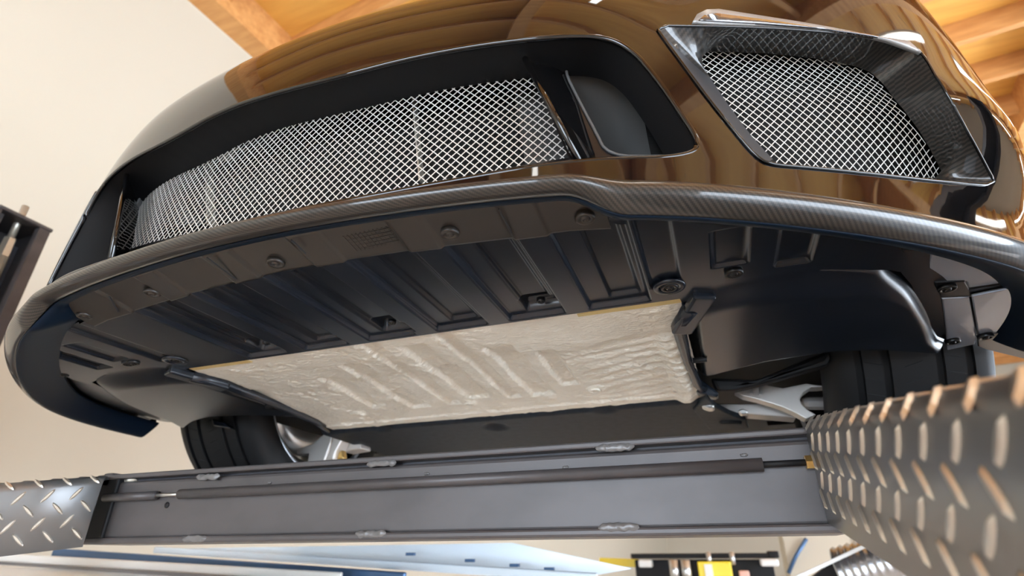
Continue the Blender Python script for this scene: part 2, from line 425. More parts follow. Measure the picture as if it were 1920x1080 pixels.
make_ramp(-1, (-.932, .646), (-.72, -.70), .1185, .135, .0175, .040, .85); make_ramp(1, (.105, .676), (0, -1), .1325, .172, .0195, .038, .88)
c = onX((213, 896), -.955)
obj('hinge_pin', *tube([(XC - .535 + .002, .690, .118), (XC - .535 + .052, .690, .118)], .0078, 14), 'zinc', lift)
obj('hinge_lug', *box((XC - .545, .672, .104), (XC - .522, .77, .128)), 'beam_paint', lift, False, mods=[BEV(.004)])

# ------------------------------------------------------------------ the car: plan curve and skin
car = thing('sports_car', 'glossy black sports car with carbon front lip and mesh grilles raised on the lift', 'car', (XC, 1.36, .1235))
HP = [(0, .337), (.1, .341), (.2, .351), (.3, .366), (.38, .385), (.46, .418), (.54, .462), (.62, .512), (.70, .570), (.77, .628), (.83, .69), (.88, .77),
      (.91, .86), (.925, .95), (.932, 1.05), (.935, 1.3), (.935, 1.8), (.93, 2.4), (.92, 3.0)]
pts = [(-u, y) for u, y in HP[:0:-1]] + HP
pts = np.array(pts); tt = np.r_[0, np.cumsum(np.linalg.norm(np.diff(pts, axis=0), axis=1))]
tq = np.linspace(0, tt[-1], 3000); PC = nspline(tt, pts, tq)
ker = np.exp(-.5 * (np.arange(-60, 61) / 22.0) ** 2); ker /= ker.sum()
PCs = np.stack([np.convolve(np.pad(PC[:, k], 60, mode='reflect', reflect_type='odd'), ker, 'valid') for k in (0, 1)], 1); PC = PCs
AL = np.r_[0, np.cumsum(np.linalg.norm(np.diff(PC, axis=0), axis=1))]; AL -= AL[np.argmin(abs(PC[:, 0]))]
TG = np.gradient(PC, axis=0); TG /= np.linalg.norm(TG, axis=1)[:, None]
NM = np.stack([-TG[:, 1], TG[:, 0]], 1)         # points into the car
def plan(a):
    a = np.asarray(a, float)
    P = np.stack([np.interp(a, AL, PC[:, 0]), np.interp(a, AL, PC[:, 1])], -1)
    N = np.stack([np.interp(a, AL, NM[:, 0]), np.interp(a, AL, NM[:, 1])], -1)
    return P, N / np.linalg.norm(N, axis=-1)[..., None]
def a_of_u(u): h = len(AL) // 2; return math.copysign(np.interp(abs(u), PC[h:, 0], AL[h:]), u)
def a_of_y(y, s): h = len(AL) // 2; return s * np.interp(y, PC[h:, 1], AL[h:])
OZ = np.array([.28, .30, .335, .38, .45, .525, .58, .62, .66, .70, .72, .745, .76])
OO = np.array([.016, .018, .0205, .0225, .027, .033, .040, .048, .060, .083, .100, .130, .152])
zz = np.linspace(.28, .76, 400); oo = nspline(OZ, OO, zz)
def rise(a): return 1.1 * smooth01((abs(np.asarray(a)) - .42) / .35)
def off(z, a):
    z = np.asarray(z, float); k = rise(a); zp = np.where(z > .55, .55 + (z - .55) / (1 + k), z)
    fl = .045 * smooth01((abs(np.asarray(a, float)) - .50) / .42) * smooth01((z - .34) / .16)
    return np.interp(zp, zz, oo) - fl
def skin(a, z, ex=0.0):
    P, N = plan(a); o = off(z, a) + ex
    return np.stack([P[..., 0] + N[..., 0] * o + XC, P[..., 1] + N[..., 1] * o, np.asarray(z) + 0 * P[..., 0]], -1)
SUB = slice(0, None, 3)
def onSkin(p, ex=0.0):
    d = ray(p); d = d / np.linalg.norm(d); ts = np.linspace(.3, 2.2, 500); Q = ts[:, None] * d
    def g(Q):
        u = Q[:, 0] - XC; D = (u[:, None] - PC[None, SUB, 0]) ** 2 + (Q[:, 1][:, None] - PC[None, SUB, 1]) ** 2
        k = D.argmin(1); Pk = PC[SUB][k]; Nk = NM[SUB][k]
        din = (u - Pk[:, 0]) * Nk[:, 0] + (Q[:, 1] - Pk[:, 1]) * Nk[:, 1]
        a = AL[SUB][k] + (u - Pk[:, 0]) * TG[SUB][k][:, 0] + (Q[:, 1] - Pk[:, 1]) * TG[SUB][k][:, 1]
        return din - off(Q[:, 2], a) - ex, a
    v, a = g(Q); k = np.where((v[:-1] < 0) & (v[1:] >= 0))[0]
    if not len(k): k = [int(np.argmax(v))]; t = ts[k[0]]
    else:
        k = k[0]; t = ts[k] + (ts[k + 1] - ts[k]) * (-v[k]) / (v[k + 1] - v[k])
    Q = (t * d)[None]; _, a = g(Q)
    return float(a[0]), float(Q[0, 2])
def trace(pxs, ex=0.0): return [np.array(onSkin(p, ex)) for p in pxs]
def mirror(poly): return [np.array((-p[0], p[1])) for p in poly][::-1]
def skin_patch(name, outer, holes, ex, step, m, parent, bstep=None, mods=None, uvs=False, label=None):
    V, T = patch2d(outer, holes, step, bstep); P = skin(V[:, 0], V[:, 1], ex)
    T = T[:, ::1]
    # orient the faces outward (away from the car)
    a, b, c_ = P[T[0][0]], P[T[0][1]], P[T[0][2]]
    n = np.cross(b - a, c_ - a); nin = np.r_[plan(V[T[0][0], 0])[1], 0]
    if n @ nin > 0: T = T[:, ::-1]
    return obj(name, P, T, m, parent, True, uv=V if uvs else None, mods=mods, label=label)
def skin_loop_tube(name, poly, ex, r, m, parent, closed=True):
    q = resample(poly, .006, closed); P = [skin(a, z, ex) for a, z in q]
    if closed: P = P + [P[0], P[1]]
    return obj(name, *tube(P, r, 8, caps=not closed), m, parent)
def skin_wall(name, poly, ex0, ex1, m, parent, shrink=1.0, uvs=False, mods=None):
    q = np.array(resample(poly, .006)); c0 = q.mean(0); rows = []; uvl = []
    for k in range(5):
        t = k / 4; qq = c0 + (q - c0) * (1 + (shrink - 1) * t); rows.append(skin(qq[:, 0], qq[:, 1], ex0 + (ex1 - ex0) * t))
    rows = [np.vstack([r, r[:1]]) for r in rows]; n = len(rows[0])
    L = np.r_[0, np.cumsum(np.linalg.norm(np.diff(rows[0], axis=0), axis=1))]
    uvl = [(L[j], (ex0 + (ex1 - ex0) * k / 4) * 1.4) for k in range(5) for j in range(n)]
    v, f = grid_mesh(rows); return obj(name, v, f, m, parent, uv=uvl if uvs else None, mods=mods)

# outlines traced on the skin
open_px_top = [(178, 355), (200, 330), (250, 300), (320, 260), (415, 205), (530, 168), (640, 140), (760, 108), (880, 85), (980, 72), (1065, 65), (1120, 66), (1160, 76), (1195, 100),
               (1225, 135), (1255, 175), (1285, 220), (1308, 255), (1310, 272), (1298, 286)]
T0 = trace(open_px_top)
def zlow(a): return float(np.interp(abs(a), [0, .16, .27, .35, .43, .476], [.317, .320, .326, .333, .337, .340]))
aR = T0[-1][0]; right = [q for q in T0 if q[0] > .05]
left = [q for q in T0 if q[0] <= .05]
# the left end of the opening mirrors the right one
open_poly = [np.array((a_, zlow(a_))) for a_ in np.linspace(aR - .03, -aR + .03, 24)] + [np.array((-q[0], q[1])) for q in reversed(right) if q[0] > .28] + [q for q in T0 if -.26 < q[0] <= .05] + right
open_poly = chaikin(open_poly, 2)
# side intakes
in_out_px = [(1228, 50), (1320, 50), (1420, 53), (1550, 62), (1650, 74), (1705, 84), (1728, 100), (1760, 160), (1800, 230), (1845, 310), (1868, 350), (1770, 343), (1640, 328), (1500, 314), (1438, 309), (1412, 290), (1380, 252), (1330, 190), (1280, 122), (1245, 75)]
in_in_px = [(1300, 96), (1400, 98), (1520, 108), (1605, 124), (1645, 142), (1690, 205), (1740, 275), (1772, 336), (1690, 330), (1560, 318), (1462, 310), (1440, 290), (1400, 245), (1350, 175)]
IO = chaikin(trace(in_out_px), 1); II = chaikin(trace(in_in_px, .045), 1)
# bumper skin
AM = a_of_y(2.4, 1)
def arch(s):
    ac = a_of_y(1.36, s); return [np.array((ac + .375 * math.cos(t), .455 + .375 * math.sin(t))) for t in np.linspace(math.pi if s > 0 else 0, 0 if s > 0 else math.pi, 40)]
zlo = .306
bot = []
for s in (1, -1):
    ar = arch(s); ar = [q for q in ar if q[1] > zlo]
    ac = a_of_y(1.36, s); h = math.sqrt(.375 ** 2 - (.455 - zlo) ** 2)
    seg = [np.array((0.0, zlo)), np.array((ac - s * h, zlo))] + ar + [np.array((ac + s * h, zlo)), np.array((s * AM, zlo))]
    bot.append(seg)
def ztopskin(a): return .55 + .195 * (1 + float(rise(a)))
top = [np.array((a, ztopskin(a))) for a in np.linspace(AM, -AM, 120)]
outer = bot[0] + top + bot[1][::-1][:-1]
body = skin_patch('body_shell', outer, [open_poly, IO, mirror(IO)], 0, .022, 'black_paint', car, bstep=.008)
# hood above the bumper, closing the nose
at = np.linspace(-AM, AM, 160); Pt = skin(at, np.array([ztopskin(a) for a in at])); rows = []
for t in np.linspace(0, 1, 18):
    Qx = XC + (Pt[:, 0] - XC) * .8; Qy = np.maximum(Pt[:, 1], 2.0); e = t
    rows.append(np.stack([Pt[:, 0] + (Qx - Pt[:, 0]) * e, Pt[:, 1] + (Qy - Pt[:, 1]) * e, Pt[:, 2] + .20 * np.sin(t * math.pi / 2)], 1))
obj('hood', *grid_mesh(rows), 'black_paint', car)
# rounded returns of the openings
skin_loop_tube('opening_edge', open_poly, .0025, .0032, 'black_paint', car)
skin_wall('opening_return', open_poly, .003, .058, 'matt_black', car)
# recessed surround with holes for the central mesh and the ducts
MZ = trace([(985, 133), (1066, 302), (268, 322), (246, 470)], .056)
mesh_px = [(272, 323), (330, 290), (420, 255), (560, 215), (700, 185), (850, 158), (985, 132), (1025, 205), (1066, 300), (900, 330), (650, 378), (400, 432), (247, 470)]
MP = trace(mesh_px, .056)
MPlow = MP
duct_px = [(1057, 132), (1075, 126), (1120, 126), (1160, 132), (1190, 152), (1220, 185), (1258, 232), (1302, 291), (1240, 295), (1140, 295), (1115, 245), (1085, 190)]
DP = chaikin(trace(duct_px, .052), 2); DPL = [q - np.array((.04, 0)) for q in mirror(DP)]
OPq = np.array(open_poly); oc = OPq.mean(0)
sur_outer = [oc + (q - oc) * np.array([1.004, 1.0]) for q in open_poly]
skin_patch('grille_surround', sur_outer, [MPlow, DP, DPL], .052, .02, 'gloss_trim', car, bstep=.008)
# mesh panels
def mesh_panel(name, poly, ex, cw, ch, wr, m, parent, exfn=None):
    q = np.array(poly); lo, hi = q.min(0), q.max(0); V = []; Fc = []
    fn = exfn or (lambda a, z: ex)
    def P3(a, z): return skin(np.array(a), np.array(z), fn(np.array(a), np.array(z)))
    ni = int((hi[0] - lo[0]) / cw) + 2; nj = int((hi[1] - lo[1]) / ch) + 2
    for sgn in (1, -1):
        for i in range(-nj - 2, ni + nj + 2):
            runs = []; cur = []
            for j in range(0, 2 * nj):
                z0 = lo[1] + j * ch / 2; a0 = lo[0] + i * cw + sgn * j * cw / 2
                mid = (a0 + sgn * cw / 4, z0 + ch / 4)
                if inside([mid], q)[0]:
                    if not cur: cur = [(a0, z0)]
                    cur.append((a0 + sgn * cw / 2, z0 + ch / 2))
                elif cur: runs.append(cur); cur = []
            if cur: runs.append(cur)
            for rn in runs:
                rn = np.array(rn); C = P3(rn[:, 0], rn[:, 1]); o = len(V)
                _, N = plan(rn[:, 0]); N3 = np.c_[N, np.zeros(len(N))]
                T3 = np.gradient(C, axis=0); T3 /= np.linalg.norm(T3, axis=1)[:, None]
                W = np.cross(T3, N3); W /= np.linalg.norm(W, axis=1)[:, None]
                sh = N3 * (sgn * wr * .25)
                for k in range(len(C)):
                    for x, y in ((-1, -1), (1, -1), (1, 1), (-1, 1)): V.append(C[k] + sh[k] + W[k] * x * wr + N3[k] * y * wr * .5)
                for k in range(len(C) - 1):
                    for e in range(4): Fc.append((o + k * 4 + e, o + k * 4 + (e + 1) % 4, o + k * 4 + 4 + (e + 1) % 4, o + k * 4 + 4 + e))
    ob = obj(name, V, Fc, m, parent, smooth=False); ob['kind'] = 'stuff'; return ob
mcen = np.array(MPlow).mean(0)
mesh_panel('grille_mesh', [mcen + (q - mcen) * np.array([1.035, 1.10]) for q in MPlow], .057, .0118, .0122, .00055, 'mesh_wire', car)
# radiator behind the central mesh
am = np.array(MPlow); a0, a1 = am[:, 0].min() - .03, am[:, 0].max() + .03
rad = skin_patch('radiator', [np.array(p) for p in ((a0, .325), (a1, .325), (a1, .55), (a0, .55))], [], .105, .03, 'radiator', car, mods=[SOLID(.02, -1)])
for px0, px1, wd in (((391, 292), (396, 424), .0022), ((776, 172), (791, 343), .0022)):
    q = trace([px0, px1], .085); P = [skin(*q[0], .085), skin(*q[1], .085)]
    obj('radiator_strut', *bar(P[0], P[1], .012, wd), 'zinc', car, False)
for pp in ([(960, 150), (1040, 160), (1090, 300), (985, 310)], [(250, 350), (335, 330), (380, 420), (250, 470)]):
    q = trace(pp, .095); skin_patch('radiator_shroud', q, [], .095, .02, 'radiator_grey', car, mods=[SOLID(.006, -1)])
# fins between the mesh and the ducts
def fin(front, inner, outer_):
    Fq = [skin(*onSkin(p, .014), .014) for p in front]; Iq = [skin(*onSkin(p, .056), .056) for p in inner]; Oq = [skin(*onSkin(p, .054), .054) for p in outer_]
    n = len(Fq); V = Fq + Iq + Oq; Fc = []
    for k in range(n - 1):
        Fc += [(k, k + 1, n + k + 1, n + k), (k, 2 * n + k, 2 * n + k + 1, k + 1), (n + k, n + k + 1, 2 * n + k + 1, 2 * n + k)]
    Fc += [(0, n, 2 * n), (n - 1, 3 * n - 1, 2 * n - 1)]
    f_ = obj('grille_fin', V, Fc, 'black_paint', car, False, mods=[BEV(.004, 3)])
    obj('fin_edge', *tube([np.array(p) for p in Fq], .0035, 10), 'black_paint', f_)
fin([(984, 110), (1030, 196), (1085, 302)], [(990, 130), (1030, 200), (1072, 304)], [(1056, 128), (1085, 190), (1122, 300)])
fin([(240, 316), (226, 395), (208, 486)], [(270, 326), (260, 395), (246, 472)], [(225, 330), (205, 400), (178, 500)])
# ducts
def duct(poly, s):
    q = np.array(resample(poly, .008)); c0 = q.mean(0); rows = []
    for t in np.linspace(0, 1, 10):
        k = 1 - .52 * t ** 1.4; qq = c0 + np.array([s * .03 * t, -.012 * t]) + (q - c0) * k; rows.append(skin(qq[:, 0], qq[:, 1], .052 + .10 * t))
    rows = [np.vstack([r, r[:1]]) for r in rows]
    d_ = obj('intake_duct', *grid_mesh(rows), 'duct_plastic', car)
    e = rows[-1][:-1]; obj('duct_end', list(e), [tuple(range(len(e)))], 'matt_black', d_, False)
    skin_loop_tube('duct_rim', poly, .051, .0018, 'duct_plastic', d_)
    k = .44; qq = [c0 + np.array([s * .032, -.016]) + (p - c0) * k for p in q[::2]]
    mesh_panel('duct_mesh', qq, .146, .008, .006, .0005, 'mesh_wire', d_)
duct(DP, 1); duct(DPL, -1)
# side intakes: carbon frame ring, grey inner strip, mesh
def frame_ring(o_, i_, s):
    n = 120
    def rs(poly, n):
        p = np.array(list(poly) + [poly[0]]); L = np.r_[0, np.cumsum(np.linalg.norm(np.diff(p, axis=0), axis=1))]; t = np.linspace(0, L[-1], n, endpoint=False)
        return np.stack([np.interp(t, L, p[:, 0]), np.interp(t, L, p[:, 1])], 1)
    O = rs(o_, n); I = np.array(resample(i_, .004))
    def ang(P, c): return np.arctan2((P[:, 1] - c[1]) * 1.3, P[:, 0] - c[0])
    c0 = I.mean(0); aI = ang(I, c0); aO = ang(O, c0); J = [int(np.argmin(np.abs(np.angle(np.exp(1j * (aI - t)))))) for t in aO]
    Iq = I[J]
    rows = []; uvs = []
    for k in range(7):
        t = k / 6; qq = O + (Iq - O) * t; rows.append(skin(qq[:, 0], qq[:, 1], -.002 + .047 * t ** .9)); uvs.append(qq)
    return O, Iq, rows, uvs
def side_intake(o_, i_, s):
    O, Iq, rows, uvs = frame_ring(o_, i_, s); n = len(O)
    A_, B_ = trace([(1236, 58), (1436, 306)]); A_ = np.array((A_[0] * s, A_[1])); B_ = np.array((B_[0] * s, B_[1]))
    ab = B_ - A_; tpar = ((O - A_) @ ab) / (ab @ ab); dist = np.linalg.norm(O - A_ - np.clip(tpar, 0, 1)[:, None] * ab, axis=1)
    left_m = (dist < .010) & (tpar > .03) & (tpar < 1.0)   # the inboard side is a grey strip, the rest carbon
    Vc = np.vstack(rows); UV = np.vstack(uvs)
    def faces(sel):
        f = []
        for r_ in range(6):
            for k in range(n):
                k2 = (k + 1) % n
                if sel[k]: f.append((r_ * n + k, r_ * n + k2, (r_ + 1) * n + k2, (r_ + 1) * n + k))
        return f
    fr = obj('carbon_frame', Vc, faces(~left_m), 'carbon', car, uv=UV)
    obj('inner_strip', Vc, faces(left_m), 'strip_grey', fr)
    skin_loop_tube('frame_edge', [p for p in O], -.001, .0016, 'black_paint', fr)
    c0 = np.array(i_).mean(0); bigger = [c0 + (p - c0) * 1.02 for p in i_]
    mesh_panel('side_mesh', bigger, .0475, .0120, .0122, .0005, 'mesh_wire', car)
    oq = np.array(o_); lo_, hi_ = oq.min(0) - .05, oq.max(0) + .05; lo_[1] = .33; lo_[0], hi_[0] = (lo_[0] + .05, hi_[0]) if s > 0 else (lo_[0], hi_[0] - .05); big2 = [np.array(p) for p in ((lo_[0], lo_[1]), (hi_[0], lo_[1]), (hi_[0], hi_[1]), (lo_[0], hi_[1]))]
    skin_patch('cooler', big2, [], .075, .03, 'radiator', car)
side_intake(IO, II, 1); side_intake(mirror(IO), mirror(II), -1)
# running lamp above the side intake
def lamp(s):
    bz = trace([(1296, 46), (1304, 32), (1322, 23), (1345, 22), (1440, 37), (1560, 57), (1660, 79), (1722, 102), (1700, 82), (1640, 73), (1550, 60), (1420, 51), (1330, 48)])
    ln = trace([(1306, 45), (1316, 36), (1340, 32), (1440, 45), (1560, 64), (1640, 76), (1640, 74), (1550, 61), (1420, 51)])
    if s < 0: bz, ln = mirror(bz), mirror(ln)
    b_ = skin_patch('running_lamp', bz, [], -.004, .02, 'bezel_grey', car, bstep=.01, mods=[SOLID(.005, -1)])
    skin_patch('lamp_lens', ln, [], -.0055, .02, 'lamp_lens', b_, bstep=.01, mods=[SOLID(.002, -1)])
lamp(1); lamp(-1)

# ------------------------------------------------------------------ carbon front lip (swept section)
LE = a_of_y(.985, 1)
ctr = [(.060, .315), (.030, .3130), (.012, .3105), (.004, .3070), (.000, .3020), (.0005, .2975), (.004, .2935), (.010, .2925), (.024, .2950), (.036, .2985), (.038, .3020), (.040, .3100)]
sid = [(.060, .322), (.030, .3165), (.018, .3080), (.007, .3000), (.000, .2920), (-.001, .2850), (.002, .2790), (.008, .2725), (.018, .2680), (.026, .2690), (.045, .2830), (.068, .3020)]
ctr = np.array(ctr); sid = np.array(sid)
rows = []; uvs = []
sec_l = np.r_[0, np.cumsum(np.linalg.norm(np.diff(sid, axis=0), axis=1))]
for a in np.linspace(-LE, LE, 360):
    P, N = plan(a); t = float(smooth01((abs(P[0]) - .345) / .055)); s_ = ctr + (sid - ctr) * t
    fade = 1.0
    rows.append([(P[0] + N[0] * n * fade + XC, P[1] + N[1] * n * fade, z) for n, z in s_]); uvs += [(a, l) for l in sec_l]
NS = len(sid); KF = 8
lv, lf = grid_mesh([r_[:KF + 1] for r_ in rows]); uvl = [uvs[i * NS + k] for i in range(len(rows)) for k in range(KF + 1)]
LM = [SOLID(.003, 1), ('SUBSURF', dict(levels=1, render_levels=1))]
lip = obj('front_lip', lv, lf, 'carbon', car, uv=uvl, mods=LM)
lv, lf = grid_mesh([r_[KF:] for r_ in rows])
obj('lip_flange', lv, lf, 'flange_plastic', lip, mods=LM)

# ------------------------------------------------------------------ underside
def strip_front(u): return np.interp(abs(u), [0, .1, .2, .3, .36], [.378, .383, .389, .402, .414])
seam_u = [0, .08, .16, .27, .33, .39, .42, .475, .53, .57, .62, .645, .68]
seam_y = [.432, .435, .441, .455, .462, .477, .483, .496, .528, .552, .586, .606, .672]
def seam(u): return np.interp(abs(u), seam_u, seam_y)
pads = []
for l in (-.274, -.158, -.039, .078, .193, .308):
    pads.append((l, l + .078, .0, .666, .0075)); pads.append((l + .030, l + .068, .449, .652, .0060))
def padf(u, y, l, r, y0, y1, h, sw=.0055):
    return h * smooth01((u - l) / sw + .5) * smooth01((r - u) / sw + .5) * smooth01((y - y0) / sw + .5) * smooth01((y1 - y) / sw + .5)
pockets = [(.245, .636), (.018, .633), (-.218, .636), (-.45, .62)]
def tray_z(u, y):
    z = np.full_like(u, HT - .001)
    for p in pads: z += padf(u, y, *p)
    for s in (-1, 1):
        us = u * s
        z += padf(us, y, .393, .428, .0, .63, .004); z += padf(us, y, .467, .503, .519, .60, .004); z += padf(us, y, .535, .571, .50, .622, .006)
    for (pu, py) in pockets[:3]: z += padf(u, y, pu - .024, pu + .026, py - .014, py + .022, .012, .004)
    return z
def us_grid(n0, n1, n): return np.linspace(n0, n1, n)
# main tray
nu, ny = 700, 130
U = np.linspace(-.675, .675, nu); rows = []
for t in np.linspace(0, 1, ny):
    yf = seam(U) - .012; yb = np.where(abs(U) < .425, .674, np.interp(abs(U), [.425, .46, .61, .66, .68], [.69, .665, .66, .675, .69]))
    y = yf + (yb - yf) * t; rows.append(np.stack([U + XC, y, tray_z(U.copy(), y)], 1))
tray = obj('undertray', *grid_mesh(rows), 'tray_plastic', car)
# front strip in front of the tray (laps over it)
nu = 420; U = np.linspace(-.37, .37, nu); rows = []
for t in np.linspace(0, 1, 26):
    yf = strip_front(U); yb = seam(U) + .002; y = yf + (yb - yf) * t
    z = .3045 - .0085 * t - .0005
    zz_ = np.full(nu, z)
    for p in pads[0::2]: zz_ += padf(U, y + .2, p[0] + .0, p[1], .0, 9, .0028, .005)
    if t == 0: zz_ += .012
    rows.append(np.stack([U + XC, y, zz_], 1))
yb = seam(U) + .0025; rows.append(np.stack([U + XC, yb, rows[-1][:, 2] + .004], 1))
strip = obj('undertray_strip', *grid_mesh(rows), 'strip_plastic', car)
# screws
def screw(p3, r, parent, tilt=(0, 0, -1), m='matt_black', name='screw'):
    prof = [(-.004, r), (.0012, r), (.0022, r * .92), (.0018, r * .62), (.0004, r * .56), (.0010, r * .40), (.0026, r * .36), (.0030, r * .22), (.0012, r * .18), (.0012, 0)]
    return obj(name, *revolve(p3, tilt, prof, 20), m, parent)
for u, y in ((-.203, .426), (-.002, .416), (.211, .427), (.349, .447), (-.354, .447)):
    screw((u + XC, y, .2992), .0100, strip, m='strip_plastic')
for u, y, z in ((.414, .632, .298), (.489, .616, .296), (.246, .638, .309), (.018, .634, .309), (-.216, .638, .309), (-.40, .632, .300), (-.489, .616, .298)):
    screw((u + XC, y, z), .0105 if abs(u) > .3 else .006, tray, m='gloss_trim')
for (u, y) in ((.414, .632), (-.40, .632)):
    obj('screw_boss', *revolve((u + XC, y, .300), (0, 0, -1), [(0, .021), (.0035, .019), (.0035, .012), (.001, .0115), (.001, 0)], 26), 'tray_plastic', tray)
for p, q in (((935, 392), (960, 437)), ((388, 483), (443, 525)), ((546, 450), (573, 475)), ((205, 556), (222, 585))):
    obj('strip_seam', *bar(onZ(p, .2985), onZ(q, .2955), .0012, .0015), 'strip_grey', strip, False)
# moulded grid mark on the strip
def strip_z(u, y): t = (y - strip_front(u)) / (seam(u) + .002 - strip_front(u)); return .3045 - .0085 * t - .0005 + .0028
for i in range(11):
    x = .098 + i * .0052; zz_ = [strip_z(x, y) - .0004 for y in (.400, .426)]
    obj('moulded_mark', *hexa([(x + XC, .400, zz_[0]), (x + .0014 + XC, .400, zz_[0]), (x + .0014 + XC, .426, zz_[1]), (x + XC, .426, zz_[1])], [(x + XC, .400, .306), (x + .0014 + XC, .400, .306), (x + .0014 + XC, .426, .306), (x + XC, .426, .306)]), 'strip_plastic', strip, False)
for j in range(5):
    y = .402 + j * .0052; obj('moulded_mark', *box((.097 + XC, y, strip_z(.12, y) - .0004), (.153 + XC, y + .0014, .306)), 'strip_plastic', strip, False)
# wheel arch liners with the bulging lobe
LFu = [.425, .47, .507, .56, .606, .659, .684, .714, .744, .78, .805, .83]
LFy = [.668, .648, .643, .641, .643, .664, .690, .736, .800, .893, .96, 1.0]
LBu = [.425, .455, .54, .64, .715, .80, .84]; LBy = [1.045, 1.03, .978, .957, .975, 1.012, 1.03]
def liner(s):
    U = np.r_[np.linspace(.418, .66, 90), np.linspace(.662, .835, 120)]; rows = []
    for t in np.linspace(0, 1, 90):
        yf = nspline(LFu, LFy, np.clip(U, LFu[0], LFu[-1])); yb = np.interp(U, LBu, LBy); y = yf + (yb - yf) * t
        ub = nspline(LFy[4:], LFu[4:], np.clip(y, LFy[4], LFy[-1]).ravel()).reshape(y.shape)          # outer boundary at this y
        do = np.where(y > .643, ub - U, .2)
        z = HT - .001 - .011 * smooth01((y - yf) / .07) + .034 * (1 - smooth01(do / .035)) ** 1.6
        z += .030 * (1 - smooth01((U - .425) / .03)) ** 2
        z += .025 * smooth01((t - .93) / .07)
        rows.append(np.stack([s * U + XC, y, z], 1))
    v, f = grid_mesh(rows)
    lo = obj('wheel_arch_liner', v, f, 'liner_plastic', car)
    # trailing skirt that turns up in front of the tyre
    U2 = np.linspace(.43, .83, 60); yb = np.interp(U2, LBu, LBy); rr = []
    for t in np.linspace(0, 1, 8): rr.append(np.stack([s * U2 + XC, yb - .004 + .035 * t, np.full(60, .312 + .16 * t)], 1))
    obj('liner_skirt', *grid_mesh(rr), 'matt_black', lo)
    # slot
    c0 = np.array((s * .438 + XC, .905, HT - .0125)); obj('liner_slot', *tube([c0 + np.array((-.011, 0, 0)), c0 + np.array((.011, 0, 0))], .0045, 10), 'matt_black', lo)
    # seam across the lobe
    return lo
lnR = liner(1); lnL = liner(-1)
# flank rails beside the heat shield
for s, m in ((1, 'liner_plastic'), (-1, 'tray_plastic')):
    pts_ = [(.436, .70), (.415, .755), (.418, .90), (.428, 1.04), (.452, 1.13)]
    rl = [(s * u + XC, y, .296 - .03 * (y - .68)) for u, y in pts_]
    obj('side_rail', *tube(rl, [.012, .010, .008, .009, .010], 10), m, car)
    obj('rail_clip', *merge(bar((s * .455 + XC, .665, .297), (s * .418 + XC, .765, .289), .030, .014)), 'tray_plastic', car, False, mods=[BEV(.004, 3)])

# heat shield: beige foil with pressed ribs
def sh_z(y): return .302 - .045 * (y - .68)
bars = [(-.238, -.203, .80, .99), (-.159, -.117, .755, 1.025), (-.071, -.043, .66, 1.025), (-.016, .030, .715, 1.00), (.063, .087, .66, 1.02), (.111, .157, .760, 1.02), (.184, .214, .80, .975)]
nu, ny = 420, 260; U = np.linspace(-.425, .425, nu); Yv = np.linspace(.669, 1.118, ny)
ug, yg = np.meshgrid(U, Yv)
rz = rng.normal(size=(ny, nu))
def blur(a, k):
    kk = np.exp(-.5 * (np.arange(-3 * k, 3 * k + 1) / k) ** 2); kk /= kk.sum()
    a = np.apply_along_axis(lambda r: np.convolve(np.pad(r, 3 * k, mode='wrap'), kk, 'valid'), 0, a)
    return np.apply_along_axis(lambda r: np.convolve(np.pad(r, 3 * k, mode='wrap'), kk, 'valid'), 1, a)
n1 = blur(rz, 9); n1 /= n1.std(); n2 = blur(rng.normal(size=(ny, nu)), 2); n2 /= n2.std()
cu = [-.403, -.301, -.232, -.133, -.077, -.042, .011, .079, .112, .156, .221, .310, .388]; cy = [.815, .845, .823, .823, .815, .842, .815, .802, .792, .806, .812, .795, .783]
crease = np.interp(ug, cu, cy) + .003 * n1
z = sh_z(yg) - .001 * n1 * .5 - .0005 * n2 * np.clip(n1 + .6, 0, 1.6)
z += .0042 * smooth01((yg - crease) / .006) * (1 - smooth01((yg - crease) / .12))
for l, r, y0, y1 in bars: z += padf(ug, yg, l, r, y0, y1, .0075, .010)
wr_ = smooth01((ug - .22) / .04) * smooth01((yg - crease - .01) / .03) * (1 - smooth01((yg - 1.06) / .04))
z += wr_ * .0024 * np.sin((yg * 190 + ug * 60 + n1 * 1.1))
z -= .009 * smooth01((ug - .372) / .02) * (1 - smooth01((ug - .40) / .02)) * smooth01((yg - .78) / .03)
for hu, hy in ((-.297, 1.022), (-.028, 1.024), (.239, 1.014)):
    d = np.sqrt((ug - hu) ** 2 + ((yg - hy)) ** 2); z += .004 * np.exp(-((d - .012) / .006) ** 2) * -1 + .010 * (d < .0075)
z += .012 * smooth01((.672 - yg) / .02)
z -= .004 * smooth01((yg - 1.085) / .008)
xw = ug * (1 + .02 * smooth01((yg - .7) / .4))
shield = obj('heat_shield', *grid_mesh(np.stack([xw + XC, yg, z], 2)), 'shield_foil', car, label='beige foil heat shield with pressed ribs and crinkles')
for hu, hy in ((-.297, 1.022), (-.028, 1.024), (.239, 1.014)):
    obj('grommet', *revolve((hu + XC, hy, sh_z(hy) - .001), (0, 0, -1), [(.0, .0125), (.004, .0115), (.0045, .009), (.002, .0072), (-.006, .0065), (-.006, 0)], 24), 'shield_foil', shield)
screw((.392 + XC, 1.066, sh_z(1.07) - .001), .011, shield, m='steel')
obj('foam_edge', *hexa([(.285 + XC, .682, .3005), (.427 + XC, .668, .3005), (.427 + XC, .690, .3005), (.285 + XC, .690, .3005)], [(.285 + XC, .682, .312), (.427 + XC, .668, .312), (.427 + XC, .690, .312), (.285 + XC, .690, .312)]), 'shield_foam', shield, False)
